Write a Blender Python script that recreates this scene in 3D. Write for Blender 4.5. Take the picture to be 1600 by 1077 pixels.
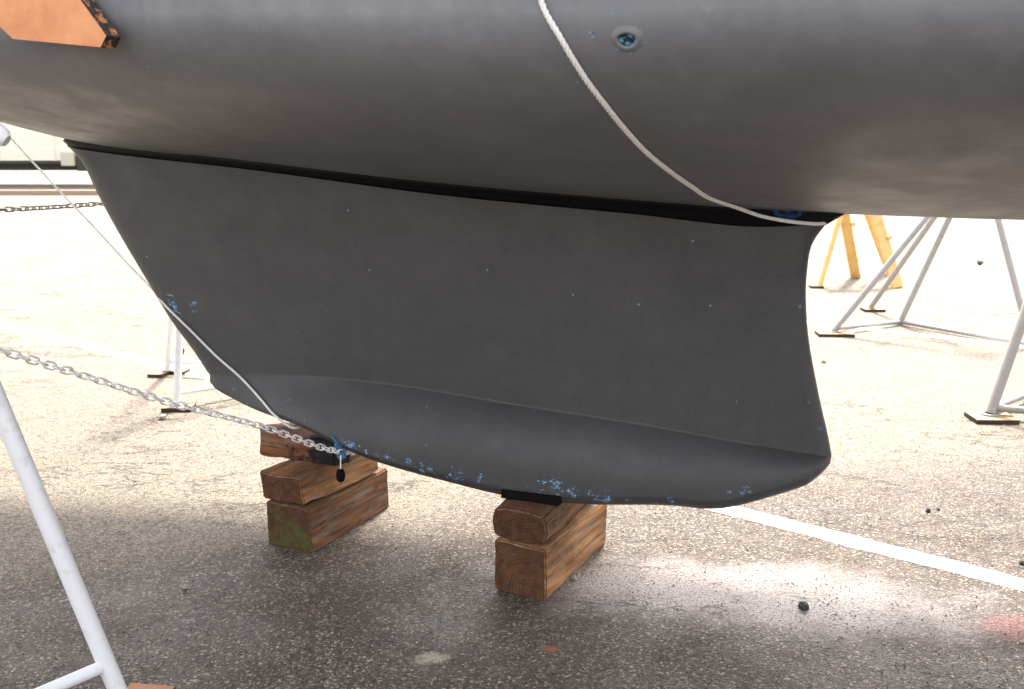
import bpy, bmesh, math, random
import numpy as np
from mathutils import Vector, Matrix, noise
from mathutils.bvhtree import BVHTree
random.seed(7)
R = math.radians
scn = bpy.context.scene
for o in list(bpy.data.objects): bpy.data.objects.remove(o)
COL = scn.collection

# ------------------------------------------------------------------ camera
F = 1537.0; PITCH = math.atan(323 / F); CH = 1.5
cam_d = bpy.data.cameras.new('camera'); cam = bpy.data.objects.new('camera', cam_d); COL.objects.link(cam)
cam.location = (0, 0, CH); cam.rotation_euler = (R(90) - PITCH, 0, 0)
cam_d.sensor_width = 36; cam_d.lens = 36 * F / 1600; cam_d.clip_end = 2000; cam_d.clip_start = .05
cam_d.dof.use_dof = True; cam_d.dof.focus_distance = 3.2; cam_d.dof.aperture_fstop = 5.0
scn.camera = cam

# ------------------------------------------------------------------ light
SUN_EL, SUN_AZ = 56, 16            # elevation; azimuth from +Y towards +X
w = bpy.data.worlds.new('World'); scn.world = w; w.use_nodes = True
nt = w.node_tree; bg = nt.nodes['Background']
sky = nt.nodes.new('ShaderNodeTexSky'); sky.sky_type = 'NISHITA'; sky.sun_disc = False
sky.sun_elevation = R(SUN_EL); sky.sun_rotation = R(SUN_AZ); sky.air_density = 1.0; sky.dust_density = 3.0; sky.ozone_density = .6
hsv = nt.nodes.new('ShaderNodeHueSaturation'); hsv.inputs['Saturation'].default_value = .30      # thin white haze over the sky
nt.links.new(sky.outputs[0], hsv.inputs['Color'])
wm = nt.nodes.new('ShaderNodeMix'); wm.data_type = 'RGBA'; wm.blend_type = 'MULTIPLY'; wm.inputs[0].default_value = 1; wm.inputs[7].default_value = (1.0, .96, .93, 1)
nt.links.new(hsv.outputs[0], wm.inputs[6]); nt.links.new(wm.outputs[2], bg.inputs[0]); bg.inputs[1].default_value = 0.14
sd = bpy.data.lights.new('sun', 'SUN'); sun = bpy.data.objects.new('sun', sd); COL.objects.link(sun)
sd.energy = 2.75; sd.angle = R(8); sd.color = (1, .94, .84)
dv = Vector((math.sin(R(SUN_AZ)) * math.cos(R(SUN_EL)), math.cos(R(SUN_AZ)) * math.cos(R(SUN_EL)), math.sin(R(SUN_EL))))
sun.rotation_euler = dv.to_track_quat('Z', 'Y').to_euler(); sun.location = dv * 20
scn.view_settings.view_transform = 'Standard'; scn.view_settings.look = 'None'
scn.view_settings.gamma = 1; scn.view_settings.exposure = 2.35
scn.render.engine = 'CYCLES'

# ------------------------------------------------------------------ helpers
def ray(px, py):
    a = (px - 800) / F; b = -(py - 538.5) / F
    return Vector((a, math.cos(PITCH) + b * math.sin(PITCH), -math.sin(PITCH) + b * math.cos(PITCH)))
def at(px, py, Y):                                # point of the sight line at depth Y
    r = ray(px, py); t = Y / r.y; return Vector((r.x * t, Y, CH + r.z * t))
def gnd(px, py, z=0.0):
    r = ray(px, py); t = (z - CH) / r.z; return Vector((r.x * t, r.y * t, z))
AX = R(22); C0 = Vector((.164, 3.28, 0))
U = Vector((math.cos(AX), -math.sin(AX), 0)); W = Vector((-math.sin(AX), -math.cos(AX), 0))   # along the boat (aft), abeam (to the camera)
def BW(s, w_, z): return C0 + U * s + W * w_ + Vector((0, 0, z))

def tag(o, label=None, cat=None, group=None, kind=None):
    if label: o['label'] = label
    if cat: o['category'] = cat
    if group: o['group'] = group
    if kind: o['kind'] = kind
    return o
def empty(name, loc=(0, 0, 0), rz=0):
    o = bpy.data.objects.new(name, None); COL.objects.link(o); o.location = loc; o.rotation_euler = (0, 0, rz); o.empty_display_size = .1
    return o
def mesh(name, verts, faces, mat, parent=None, smooth=True, mats=None):
    me = bpy.data.meshes.new(name); me.from_pydata([tuple(v) for v in verts], [], faces); me.update()
    for m in (mats or [mat]): me.materials.append(m)
    if smooth: me.polygons.foreach_set('use_smooth', [True] * len(me.polygons))
    o = bpy.data.objects.new(name, me); COL.objects.link(o)
    if parent is not None:
        o.parent = parent
        pm = Matrix.Translation(parent.location) @ parent.rotation_euler.to_matrix().to_4x4()
        o.matrix_parent_inverse = pm.inverted()
    return o
class MB:
    def __init__(s): s.v = []; s.f = []
    def add(s, v, f):
        n = len(s.v); s.v += [Vector(x) for x in v]; s.f += [tuple(i + n for i in q) for q in f]; return s
    def box(s, c, d, rz=0, M=None):
        m = M or Matrix.Rotation(rz, 3, 'Z'); c = Vector(c)
        vs = [c + m @ Vector((x * d[0] / 2, y * d[1] / 2, z * d[2] / 2)) for x in (-1, 1) for y in (-1, 1) for z in (-1, 1)]
        return s.add(vs, [(0, 1, 3, 2), (4, 6, 7, 5), (0, 4, 5, 1), (2, 3, 7, 6), (0, 2, 6, 4), (1, 5, 7, 3)])
    def tube(s, pts, r, n=12, cap=True, closed=False, flat=1.0):
        pts = [Vector(p) for p in pts]; m = len(pts); rings = []; up = None
        rr = r if isinstance(r, (list, tuple)) else [r] * m
        for i, p in enumerate(pts):
            if closed: t = (pts[(i + 1) % m] - pts[i - 1]).normalized()
            else: t = (pts[min(i + 1, m - 1)] - pts[max(i - 1, 0)]).normalized()
            if up is None:
                up = t.cross(Vector((0, 0, 1)) if abs(t.z) < .9 else Vector((1, 0, 0))).normalized()
            else: up = (up - t * up.dot(t)).normalized()
            q = t.cross(up)
            rings.append([p + (up * math.cos(2 * math.pi * k / n) + q * math.sin(2 * math.pi * k / n) * flat) * rr[i] for k in range(n)])
        vs = [v for g in rings for v in g]; fs = []
        for i in range(m if closed else m - 1):
            a = i * n; b = ((i + 1) % m) * n
            for k in range(n): fs.append((a + k, a + (k + 1) % n, b + (k + 1) % n, b + k))
        if cap and not closed: fs.append(tuple(range(n - 1, -1, -1))); fs.append(tuple((m - 1) * n + k for k in range(n)))
        return s.add(vs, fs)
    def build(s, name, mat, parent=None, smooth=True, bevel=0, angle=40):
        o = mesh(name, s.v, s.f, mat, parent, smooth)
        bm = bmesh.new(); bm.from_mesh(o.data); bmesh.ops.recalc_face_normals(bm, faces=bm.faces)
        if bevel:
            bmesh.ops.bevel(bm, geom=[e for e in bm.edges], offset=bevel, segments=2, affect='EDGES', profile=.6, clamp_overlap=True)
        for e in bm.edges:
            if len(e.link_faces) == 2 and e.calc_face_angle(0) > R(angle): e.smooth = False
        bm.to_mesh(o.data); bm.free()
        return o
def cr(xs, ys):                                   # smooth interpolation through knots
    xs = np.array(xs, float); ys = np.array(ys, float)
    d = np.gradient(ys, xs)
    def f(x):
        x = min(max(x, xs[0]), xs[-1]); i = int(min(max(np.searchsorted(xs, x) - 1, 0), len(xs) - 2))
        h = xs[i + 1] - xs[i]; t = (x - xs[i]) / h
        return ((2*t**3 - 3*t*t + 1) * ys[i] + (t**3 - 2*t*t + t) * h * d[i] + (-2*t**3 + 3*t*t) * ys[i+1] + (t**3 - t*t) * h * d[i+1])
    return f
def path(pts, n):                                 # resample a polyline smoothly
    pts = [Vector(p) for p in pts]; L = [0]
    for a, b in zip(pts, pts[1:]): L.append(L[-1] + (b - a).length)
    fs = [cr(L, [p[k] for p in pts]) for k in range(3)]
    return [Vector([f(L[-1] * i / (n - 1)) for f in fs]) for i in range(n)]

# ---- materials
class NT:
    def __init__(s, name):
        s.m = bpy.data.materials.new(name); s.m.use_nodes = True; s.t = s.m.node_tree; s.b = s.t.nodes['Principled BSDF']
        s.co = s.t.nodes.new('ShaderNodeTexCoord').outputs['Object']
        s.geo = s.t.nodes.new('ShaderNodeNewGeometry').outputs['Position']
    def set(s, i, v):
        if isinstance(v, bpy.types.NodeSocket): s.t.links.new(v, i)
        else: i.default_value = v
    def map(s, sc=(1, 1, 1), loc=(0, 0, 0), rot=(0, 0, 0), v=None):
        n = s.t.nodes.new('ShaderNodeMapping'); s.t.links.new(v or s.co, n.inputs[0])
        n.inputs['Scale'].default_value = sc; n.inputs['Location'].default_value = loc; n.inputs['Rotation'].default_value = rot
        return n.outputs[0]
    def noise(s, scale, detail=4, rough=.55, v=None, dist=0, out=0):
        n = s.t.nodes.new('ShaderNodeTexNoise'); s.t.links.new(v or s.co, n.inputs['Vector'])
        n.inputs['Scale'].default_value = scale; n.inputs['Detail'].default_value = detail; n.inputs['Roughness'].default_value = rough; n.inputs['Distortion'].default_value = dist
        return n.outputs[out]
    def vor(s, scale, v=None, feat='F1', out='Distance', rnd=1):
        n = s.t.nodes.new('ShaderNodeTexVoronoi'); n.feature = feat; s.t.links.new(v or s.co, n.inputs['Vector'])
        n.inputs['Scale'].default_value = scale; n.inputs['Randomness'].default_value = rnd
        return n.outputs[out]
    def math(s, op, a, b=0.0, clamp=False):
        n = s.t.nodes.new('ShaderNodeMath'); n.operation = op; n.use_clamp = clamp; s.set(n.inputs[0], a); s.set(n.inputs[1], b); return n.outputs[0]
    def rng(s, v, a, b, c=0.0, d=1.0, smooth=False):
        n = s.t.nodes.new('ShaderNodeMapRange'); n.clamp = True
        if smooth: n.interpolation_type = 'SMOOTHSTEP'
        s.set(n.inputs[0], v)
        for k, x in enumerate((a, b, c, d)): n.inputs[k + 1].default_value = x
        return n.outputs[0]
    def mix(s, f, a, b, mode='MIX'):
        n = s.t.nodes.new('ShaderNodeMix'); n.data_type = 'RGBA'; n.blend_type = mode
        s.set(n.inputs[0], f)
        for i, c in ((6, a), (7, b)):
            s.set(n.inputs[i], c if isinstance(c, bpy.types.NodeSocket) else (*c[:3], 1))
        return n.outputs[2]
    def ramp(s, f, stops):
        n = s.t.nodes.new('ShaderNodeValToRGB'); s.t.links.new(f, n.inputs[0]); e = n.color_ramp.elements
        while len(e) < len(stops): e.new(.5)
        for k, (p, c) in enumerate(stops): e[k].position = p; e[k].color = (*c, 1)
        return n.outputs[0]
    def bump(s, h, st=.5, dist=.01, nrm=None):
        n = s.t.nodes.new('ShaderNodeBump'); s.t.links.new(h, n.inputs['Height']); n.inputs['Strength'].default_value = st; n.inputs['Distance'].default_value = dist
        if nrm: s.t.links.new(nrm, n.inputs['Normal'])
        return n.outputs[0]
    def attr(s, name):
        n = s.t.nodes.new('ShaderNodeAttribute'); n.attribute_name = name; return n.outputs['Fac']
    def sep(s, v):
        n = s.t.nodes.new('ShaderNodeSeparateXYZ'); s.t.links.new(v, n.inputs[0]); return n.outputs
    def done(s, col=None, rough=None, nrm=None, metal=None, spec=None):
        if col is not None: s.set(s.b.inputs['Base Color'], col if isinstance(col, bpy.types.NodeSocket) else (*col, 1))
        if rough is not None: s.set(s.b.inputs['Roughness'], rough)
        if nrm is not None: s.t.links.new(nrm, s.b.inputs['Normal'])
        if metal is not None: s.set(s.b.inputs['Metallic'], metal)
        if spec is not None: s.set(s.b.inputs['Specular IOR Level'], spec)
        return s.m

def m_paint(name, base, hi):
    n = NT(name); p = n.geo
    big = n.noise(1.6, 4, .6, p)
    st = n.noise(3.0, 5, .62, n.map((1.0, 1.0, 3.2), rot=(0, R(35), R(10)), v=p))
    fine = n.noise(240, 2, .7, p)
    f = n.math('ADD', n.math('MULTIPLY', big, .55), n.math('MULTIPLY', st, .45))
    c = n.mix(n.rng(f, .36, .66), base, hi)
    c = n.mix(n.rng(fine, .3, .8, 0, .22), c, (.16, .16, .165))
    mot = n.noise(17, 6, .7, p); c = n.mix(n.rng(mot, .36, .66, 0, .20), c, tuple(x * .62 for x in base))
    rl = n.noise(24, 3, .6, n.map((1, 1, .07), v=p)); c = n.mix(n.rng(rl, .42, .66, 0, .08), c, tuple(x * 1.5 for x in hi))
    chalk = n.noise(4.5, 7, .72, n.map(loc=(4, 1, 2), v=p)); c = n.mix(n.rng(chalk, .54, .70, 0, .22), c, tuple(x * 1.6 for x in hi))
    # rubbed lighter scuffs
    sc = n.noise(9, 6, .7, n.map((1, 1, 4), rot=(R(20), R(50), 0), v=p))
    c = n.mix(n.rng(sc, .62, .78, 0, .2), c, (.13, .13, .135))
    # flecks of the older blue paint showing through
    fl = n.attr('fleck')
    k = n.math('ADD', n.math('MULTIPLY', n.noise(42, 6, .75, n.map((1, 1, 1.9), rot=(.3, .2, 0), v=p)), .72), n.math('MULTIPLY', n.noise(190, 2, .6, p), .28))
    thr = n.math('SUBTRACT', n.math('ADD', k, n.math('MULTIPLY', fl, .40)), .765)
    fm = n.rng(thr, 0, .05)
    blue = n.ramp(n.noise(160, 2, .5, p), [(.35, (.03, .10, .24)), (.5, (.07, .25, .46)), (.62, (.42, .55, .64))])
    c = n.mix(fm, c, blue)
    v = n.vor(14, p); vc = n.vor(14, p, out='Color')
    dot = n.math('MULTIPLY', n.rng(v, .06, .03), n.rng(n.sep(vc)[0], .66, .70))
    c = n.mix(n.math('MULTIPLY', dot, .7), c, (.30, .40, .48))
    h = n.math('ADD', n.math('MULTIPLY', n.noise(3.2, 2, .5, p), .45), n.math('MULTIPLY', n.noise(90, 3, .6, p), .03))
    h = n.math('SUBTRACT', h, n.math('MULTIPLY', fm, .06))
    nr = n.bump(h, .35, .02)
    return n.done(c, n.rng(n.noise(7, 4, .6, p), .3, .7, .42, .6), nr, spec=.42)
M = {}
M['hull'] = m_paint('hull_paint', (.140, .148, .163), (.200, .210, .228))
M['keel'] = m_paint('keel_paint', (.035, .0345, .0355), (.051, .050, .051))
n = NT('joint_shade_black'); pc = BW(.74, .10, 1.275)      # old blue paint left near the aft end of the joint
vd = n.t.nodes.new('ShaderNodeVectorMath'); vd.operation = 'DISTANCE'; n.t.links.new(n.geo, vd.inputs[0]); vd.inputs[1].default_value = pc
bm_ = n.rng(n.math('ADD', n.noise(48, 5, .7, n.geo), n.math('MULTIPLY', n.rng(vd.outputs['Value'], .11, .0), .35)), .70, .76)
M['joint_shade'] = n.done(n.mix(bm_, (.004, .004, .0045), (.018, .065, .17)), .6, n.bump(n.noise(60), .4, .004), spec=.2)  # near-black colour carries the shade at the keel root as well
n = NT('gelcoat'); M['white'] = n.done((.78, .78, .76), .25)
n = NT('deck'); M['deck'] = n.done(n.mix(n.noise(4), (.6, .6, .57), (.7, .7, .68)), .6)
def m_white_metal(name, c0=(.72, .73, .75)):
    n = NT(name); p = n.geo
    s1 = n.noise(26, 5, .65, p); s2 = n.noise(120, 3, .6, p)
    c = n.mix(n.rng(s1, .55, .75), c0, tuple(x * .72 for x in c0))
    c = n.mix(n.rng(s2, .68, .76, 0, .8), c, (.30, .22, .16))
    return n.done(c, n.rng(s1, .3, .7, .35, .6), n.bump(s2, .25, .002))
M['white_metal'] = m_white_metal('galvanised_white')
M['far_metal'] = m_white_metal('galvanised_far', (.30, .285, .275))
n = NT('chain_metal'); M['chain'] = n.done(n.mix(n.rng(n.noise(50), .4, .65), (.92, .92, .93), (.66, .65, .64)), .4, metal=.15)
n = NT('chain_dark'); M['chain_dark'] = n.done((.10, .095, .09), .5, metal=.4)
n = NT('rope'); tw = n.t.nodes.new('ShaderNodeTexWave'); n.t.links.new(n.map((1, 1, 1), rot=(.5, .4, .6), v=n.geo), tw.inputs[0]); tw.inputs['Scale'].default_value = 62; tw.inputs['Distortion'].default_value = 1.0
M['rope'] = n.done(n.mix(tw.outputs['Fac'], (.78, .77, .74), (.90, .89, .87)), .8, n.bump(tw.outputs['Fac'], .45, .002))
n = NT('black_rubber'); M['rubber'] = n.done((.003, .003, .003), .85, n.bump(n.noise(80), .3, .003), spec=.15)
n = NT('blue_strap'); M['blue'] = n.done(n.mix(n.noise(90), (.015, .08, .20), (.07, .20, .36)), .7)
n = NT('yellow_paint')
M['yellow'] = n.done(n.mix(n.rng(n.noise(14, 4), .5, .7), (.66, .44, .16), (.60, .30, .08)), .55)
n = NT('orange_pad'); p = n.co
e = n.attr('edge')
c = n.mix(n.rng(n.noise(9, 5, .6), .35, .7), (.60, .23, .095), (.74, .36, .15))
c = n.mix(n.rng(n.noise(5, 3), .6, .72, 0, .6), c, (.66, .25, .13))
dk = n.mix(n.rng(n.noise(55, 5, .7, n.map((1, 1, .5), v=p)), .5, .58), (.025, .02, .02), (.50, .21, .08))
c = n.mix(e, c, dk)
c = n.mix(n.rng(n.noise(16, 4, .6), .66, .74, 0, .8), c, (.16, .07, .05))
M['pad'] = n.done(c, .6, n.bump(n.noise(40, 5), .3, .004))

def m_wood(name, light, dark, moss=0, tint=None, dark_end=0, freq=240):
    n = NT(name); p = n.co
    q = n.map((1, .06, 1), v=p)
    wob = n.noise(10, 4, .55, n.map((1, .22, 1), v=p), out=1)
    add = n.t.nodes.new('ShaderNodeVectorMath'); add.operation = 'MULTIPLY_ADD'
    n.t.links.new(wob, add.inputs[0]); add.inputs[1].default_value = (.055, .0, .055); n.t.links.new(p, add.inputs[2])
    x, y, z = n.sep(add.outputs[0])
    x = n.math('ADD', x, n.math('MULTIPLY', y, .10)); x = n.math('SUBTRACT', x, .045); z = n.math('ADD', z, .05)
    d = n.math('SQRT', n.math('ADD', n.math('MULTIPLY', x, x), n.math('MULTIPLY', z, z)))
    ring = n.math('SINE', n.math('MULTIPLY', d, freq))
    g = n.noise(130, 5, .75, q)
    f = n.math('ADD', n.math('MULTIPLY', n.rng(ring, -.9, 1), .28), n.math('MULTIPLY', g, .95))
    c = n.mix(n.rng(f, .25, .95), light, dark)
    blot = n.noise(7, 5, .6, n.map((1, .5, 1), v=p))
    c = n.mix(n.rng(blot, .45, .68, 0, .85), c, tint or (.10, .045, .024))
    c = n.mix(n.rng(n.noise(15, 6, .7, n.map((1.5, .3, 1.5), v=p)), .50, .68, 0, .7), c, (.22, .19, .155))   # grey weathering
    # end faces: mottled end grain, their shade painted in as darker brown
    nn = n.t.nodes.new('ShaderNodeTexCoord').outputs['Normal']
    en = n.rng(n.math('ABSOLUTE', n.sep(nn)[1]), .7, .9)
    er = n.math('SINE', n.math('MULTIPLY', d, 520)); c = n.mix(n.math('MULTIPLY', en, .9), c, n.mix(n.rng(n.noise(30, 5, .7), .35, .65), (.035, .013, .006), (.105, .042, .018)))
    c = n.mix(n.math('MULTIPLY', en, n.rng(er, .2, 1, 0, .45)), c, (.03, .012, .006))
    # cracks
    ck = n.noise(26, 3, .5, n.map((1, .035, 1), v=p))
    cr_ = n.math('MULTIPLY', n.rng(n.math('ABSOLUTE', n.math('SUBTRACT', ck, .5)), .016, .0), n.math('SUBTRACT', 1.0, en))
    c = n.mix(n.math('MULTIPLY', cr_, .75), c, (.03, .015, .01))
    if dark_end: c = n.mix(n.rng(n.math('ADD', n.noise(13, 4), n.math('MULTIPLY', n.sep(p)[1], dark_end)), .52, .62), c, (.012, .010, .010))  # turns near black towards one end, broken up by noise
    if moss:
        mk = n.math('MULTIPLY', en, n.rng(n.math('ADD', n.noise(17, 5, .6), n.math('MULTIPLY', n.sep(p)[2], -1.5)), .38, .62, 0, moss))
        c = n.mix(mk, c, n.mix(n.noise(60, 3), (.040, .052, .008), (.095, .090, .028)))
    h = n.math('SUBTRACT', n.math('ADD', n.math('MULTIPLY', ring, .12), g), n.math('MULTIPLY', cr_, 1.5))
    return n.done(c, .78, n.bump(h, .55, .004), spec=.25)
M['wood_a'] = m_wood('timber_a', (.50, .27, .12), (.16, .065, .028))
M['wood_b'] = m_wood('timber_b', (.27, .13, .06), (.07, .032, .014), moss=1.0)
M['wood_c'] = m_wood('timber_c', (.56, .31, .13), (.16, .06, .022), freq=170)
M['wood_d'] = m_wood('timber_d', (.30, .12, .05), (.12, .045, .02), dark_end=-1.7)
M['wood_e'] = m_wood('timber_e', (.27, .125, .065), (.12, .05, .025), freq=180)
n = NT('plywood'); M['ply'] = n.done(n.mix(n.noise(30, 4, .6, n.map((1, .1, 1))), (.34, .25, .14), (.24, .16, .085)), .8)
n = NT('foot_orange'); M['plyo'] = n.done(n.mix(n.noise(30, 4, .6, n.map((1, .1, 1))), (.52, .25, .12), (.42, .18, .08)), .8)
n = NT('ply_edge'); M['ply_edge'] = n.done((.045, .028, .02), .9)

# asphalt ------------------------------------------------------------
def m_ground():
    n = NT('asphalt'); p = n.geo; x, y, z = n.sep(p)
    v = n.vor(142, p); vc = n.vor(142, p, out='Color'); r_, g_, b_ = n.sep(vc)
    v2 = n.vor(48, p, out='Color'); r2 = n.sep(v2)[0]
    gr = n.noise(78, 5, .85, p)
    # worn pale surface (dry, sandy)
    dry = n.ramp(r_, [(0, (.06, .047, .036)), (.25, (.17, .143, .112)), (.6, (.29, .25, .197)), (1, (.42, .375, .305))])
    dry = n.mix(n.rng(gr, .42, .58, 0, .75), dry, (.18, .148, .11)); dry = n.mix(n.rng(gr, .42, .33, 0, .6), dry, (.32, .275, .215))
    dry = n.mix(n.rng(r2, .86, .93, 0, .5), dry, (.07, .055, .045))
    # damp surface, toned down for hull shade too: dark binder with stones
    wet_and_shade = n.ramp(r_, [(0, (.015, .009, .006)), (.35, (.056, .036, .023)), (.7, (.148, .098, .066)), (.9, (.28, .21, .155)), (1, (.62, .54, .43))])
    wet_and_shade = n.mix(n.rng(gr, .48, .60, 0, .8), wet_and_shade, (.024, .0145, .0095)); wet_and_shade = n.mix(n.rng(gr, .44, .34, 0, .6), wet_and_shade, (.205, .148, .107))
    wet_and_shade = n.mix(n.rng(n.noise(1.3, 4, .6, p), .45, .7, 0, .35), wet_and_shade, (.12, .085, .065))
    # damp patch along the keel side, also painting in the hull's shadow; ragged edge
    edge = n.noise(1.1, 7, .62, p); e2 = n.noise(9, 4, .6, p)
    lim = n.math('ADD', n.math('MULTIPLY', n.math('SUBTRACT', edge, .5), 1.1), n.math('MULTIPLY', n.math('SUBTRACT', e2, .5), .25))
    yy = n.math('ADD', y, lim)
    yy = n.math('SUBTRACT', yy, n.math('MULTIPLY', x, .32))
    dm = n.rng(yy, 4.15, 3.5, smooth=True)
    c = n.mix(dm, dry, wet_and_shade)
    # pale patch right of the keel: glare on the ground painted into the colour
    def blob(cx, cy, rx, ry, rot=0):
        dx = n.math('SUBTRACT', x, cx); dy = n.math('SUBTRACT', y, cy)
        ca, sa = math.cos(rot), math.sin(rot)
        a = n.math('DIVIDE', n.math('ADD', n.math('MULTIPLY', dx, ca), n.math('MULTIPLY', dy, sa)), rx)
        b = n.math('DIVIDE', n.math('SUBTRACT', n.math('MULTIPLY', dy, ca), n.math('MULTIPLY', dx, sa)), ry)
        return n.math('SQRT', n.math('ADD', n.math('MULTIPLY', a, a), n.math('MULTIPLY', b, b)))
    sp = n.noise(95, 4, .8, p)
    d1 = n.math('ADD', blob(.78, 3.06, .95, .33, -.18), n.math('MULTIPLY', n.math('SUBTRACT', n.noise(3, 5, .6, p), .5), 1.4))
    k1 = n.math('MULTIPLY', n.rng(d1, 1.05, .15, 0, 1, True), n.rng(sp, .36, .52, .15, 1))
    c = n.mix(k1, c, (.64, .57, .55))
    d3 = n.math('ADD', blob(1.55, 3.4, .9, .6, -.3), n.math('MULTIPLY', n.math('SUBTRACT', n.noise(2.3, 5, .6, p), .5), 1.2))
    c = n.mix(n.math('MULTIPLY', n.rng(d3, 1.1, .3, 0, .08, True), n.rng(sp, .30, .62)), c, (.20, .17, .155))
    # red and pale paint drips
    for cx, cy, rr, col, am in ((1.56, 2.83, .10, (.50, .17, .15), .5), (.115, 2.70, .022, (.55, .10, .04), .8), (-.235, 2.645, .045, (.62, .54, .40), .95), (1.30, 3.50, .018, (.40, .33, .2), 0)):
        dd = n.math('ADD', blob(cx, cy, rr * 1.3, rr), n.math('MULTIPLY', n.math('SUBTRACT', n.noise(22, 5, .7, p), .5), 2.2))
        c = n.mix(n.math('MULTIPLY', n.rng(dd, 1.0, .5, 0, am), n.rng(sp, .35, .55, .3, 1)), c, col)
    # hairline cracks
    ck = n.noise(1.7, 7, .62, n.map((.6, 1.3, 1), loc=(3.1, 1.2, 0), rot=(0, 0, .35), v=p))
    cm = n.math('MULTIPLY', n.rng(n.math('ABSOLUTE', n.math('SUBTRACT', ck, .5)), .009, .002), n.rng(n.noise(1.3, 3, .5, n.map(loc=(7, 2, 1), v=p)), .46, .56))
    c = n.mix(n.math('MULTIPLY', cm, .7), c, (.05, .035, .028))
    c = n.mix(n.rng(n.noise(.45, 5, .6, p), .4, .7, 0, .25), c, (.125, .095, .070))
    ro = n.math('SUBTRACT', .82, n.math('MULTIPLY', dm, n.rng(n.noise(2.4, 4, .6, p), .35, .65, .12, .42)))
    h = n.math('ADD', n.math('MULTIPLY', n.rng(v, 0, .7, 1, 0), 1.0), n.math('MULTIPLY', gr, 1.6))
    h = n.math('ADD', h, n.math('MULTIPLY', n.noise(25, 3, .6, p), .6)); h = n.math('SUBTRACT', h, n.math('MULTIPLY', cm, 1.5))
    return n.done(c, ro, n.bump(h, .9, .007), spec=.38)
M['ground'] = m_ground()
n = NT('road_paint'); p = n.geo
c = n.mix(n.rng(n.noise(60, 5, .7, p), .35, .7, 0, .35), (.80, .79, .76), (.62, .57, .5))
mask = n.math('ADD', n.noise(110, 4, .8, p), n.math('MULTIPLY', n.math('SUBTRACT', n.noise(6, 4, .6, p), .5), .6))
ew = n.attr('lip'); mask = n.math('ADD', mask, n.math('MULTIPLY', ew, -.32))
tr = n.t.nodes.new('ShaderNodeBsdfTransparent'); mx = n.t.nodes.new('ShaderNodeMixShader')
n.t.links.new(n.rng(mask, .24, .32), mx.inputs[0]); n.t.links.new(tr.outputs[0], mx.inputs[1]); n.t.links.new(n.b.outputs[0], mx.inputs[2])
n.done(c, .7, n.bump(n.noise(90, 4, .7, p), .5, .004))
n.t.links.new(mx.outputs[0], n.t.nodes['Material Output'].inputs[0]); M['line'] = n.m

# ------------------------------------------------------------------ ground
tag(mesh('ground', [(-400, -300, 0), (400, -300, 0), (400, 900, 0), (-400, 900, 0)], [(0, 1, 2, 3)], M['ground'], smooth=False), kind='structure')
def painted_line(p0, p1, wd, name='painted_line'):
    p0, p1 = Vector(p0), Vector(p1); d = (p1 - p0); L = d.length; d /= L; q = Vector((-d.y, d.x, 0)); N = int(L / .06)
    vs = []; lip = []
    for i in range(N + 1):
        c = p0 + d * L * i / N
        for k, o_ in enumerate((-.5, -.38, .38, .5)):
            j = (noise.noise(c * 9 + Vector((0, 0, k * 5))) * .012) if k in (0, 3) else 0
            v = c + q * (wd * o_ + j); v.z = .0018; vs.append(v); lip.append(1.0 if k in (0, 3) else 0.0)
    fs = [(i * 4 + k, i * 4 + k + 1, i * 4 + k + 5, i * 4 + k + 4) for i in range(N) for k in range(3)]
    o = mesh(name, vs, fs, M['line'], smooth=False); a = o.data.attributes.new('lip', 'FLOAT', 'POINT'); a.data.foreach_set('value', lip)
    return tag(o, kind='structure')
dL = Vector((.777, -.629, 0)).normalized(); pL = Vector((1.279, 3.512, 0))
painted_line(pL - dL * 14, pL + dL * 4, .115)
a_, b_ = gnd(1414, 521), gnd(1590, 541); dd = (b_ - a_).normalized()
painted_line(a_ - dd * 1.2, b_ + dd * 4, .11)

# kerb far behind
kb = MB(); kb.box((-8, 26.6, .065), (60, .35, .13)); o = kb.build('kerb', NT('kerb_stone').done((.30, .22, .16), .9), smooth=False); tag(o, kind='structure')

# ------------------------------------------------------------------ hull
zb = cr([-6, -5, -4, -3, -2.48, -2.1, -1.2, -.4, .27, .64, .86, 1.4, 2.2, 3.5, 5, 6.3],
        [2.95, 2.35, 1.95, 1.69, 1.575, 1.49, 1.405, 1.335, 1.296, 1.280, 1.278, 1.275, 1.30, 1.42, 1.72, 2.1])
Bm = cr([-6, -5, -4, -3, -2, -1, 0, 1, 2, 3.5, 5, 6.3], [.03, .42, .74, .97, 1.13, 1.23, 1.28, 1.31, 1.31, 1.26, 1.12, .95])
def hull_pt(s, th):                                # th 0 centreline .. 90 turn of bilge
    z0, B = zb(s), Bm(s); D = max(1.775 - .055 * min(max((s + .8) / 1.6, 0), 1) ** 2 * (3 - 2 * min(max((s + .8) / 1.6, 0), 1)) - z0, .34 if s > -4 else .12)
    if th > math.pi / 2:                             # upright side above the turn of the bilge
        k = th - math.pi / 2; w9, z9 = hull_pt(s, math.pi / 2); return w9 * (1 - .045 * k * k), z9 + k * .5
    dr = .13 + max(0, -s - 1.5) * .10
    wv = B * math.sin(th); return wv, z0 + dr * wv * (1 - .45 * wv / max(B, .01)) + D * .80 * (1 - math.cos(th)) ** .98
boat = empty('sailboat', BW(0, 0, 0))
tag(boat, 'large sailboat hull in dull charcoal grey antifouling paint, propped up on timber blocks and stands', 'sailboat')
SS = list(np.linspace(-6, -3, 40)[:-1]) + list(np.linspace(-3, 2.2, 240)) + list(np.linspace(2.2, 6.3, 50)[1:]); TH = list(np.linspace(0, math.pi / 2, 80)) + [math.pi / 2 + .06 * k for k in range(1, 13)]
prof = []
vs = []; NTH = len(TH) * 2 - 1
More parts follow.
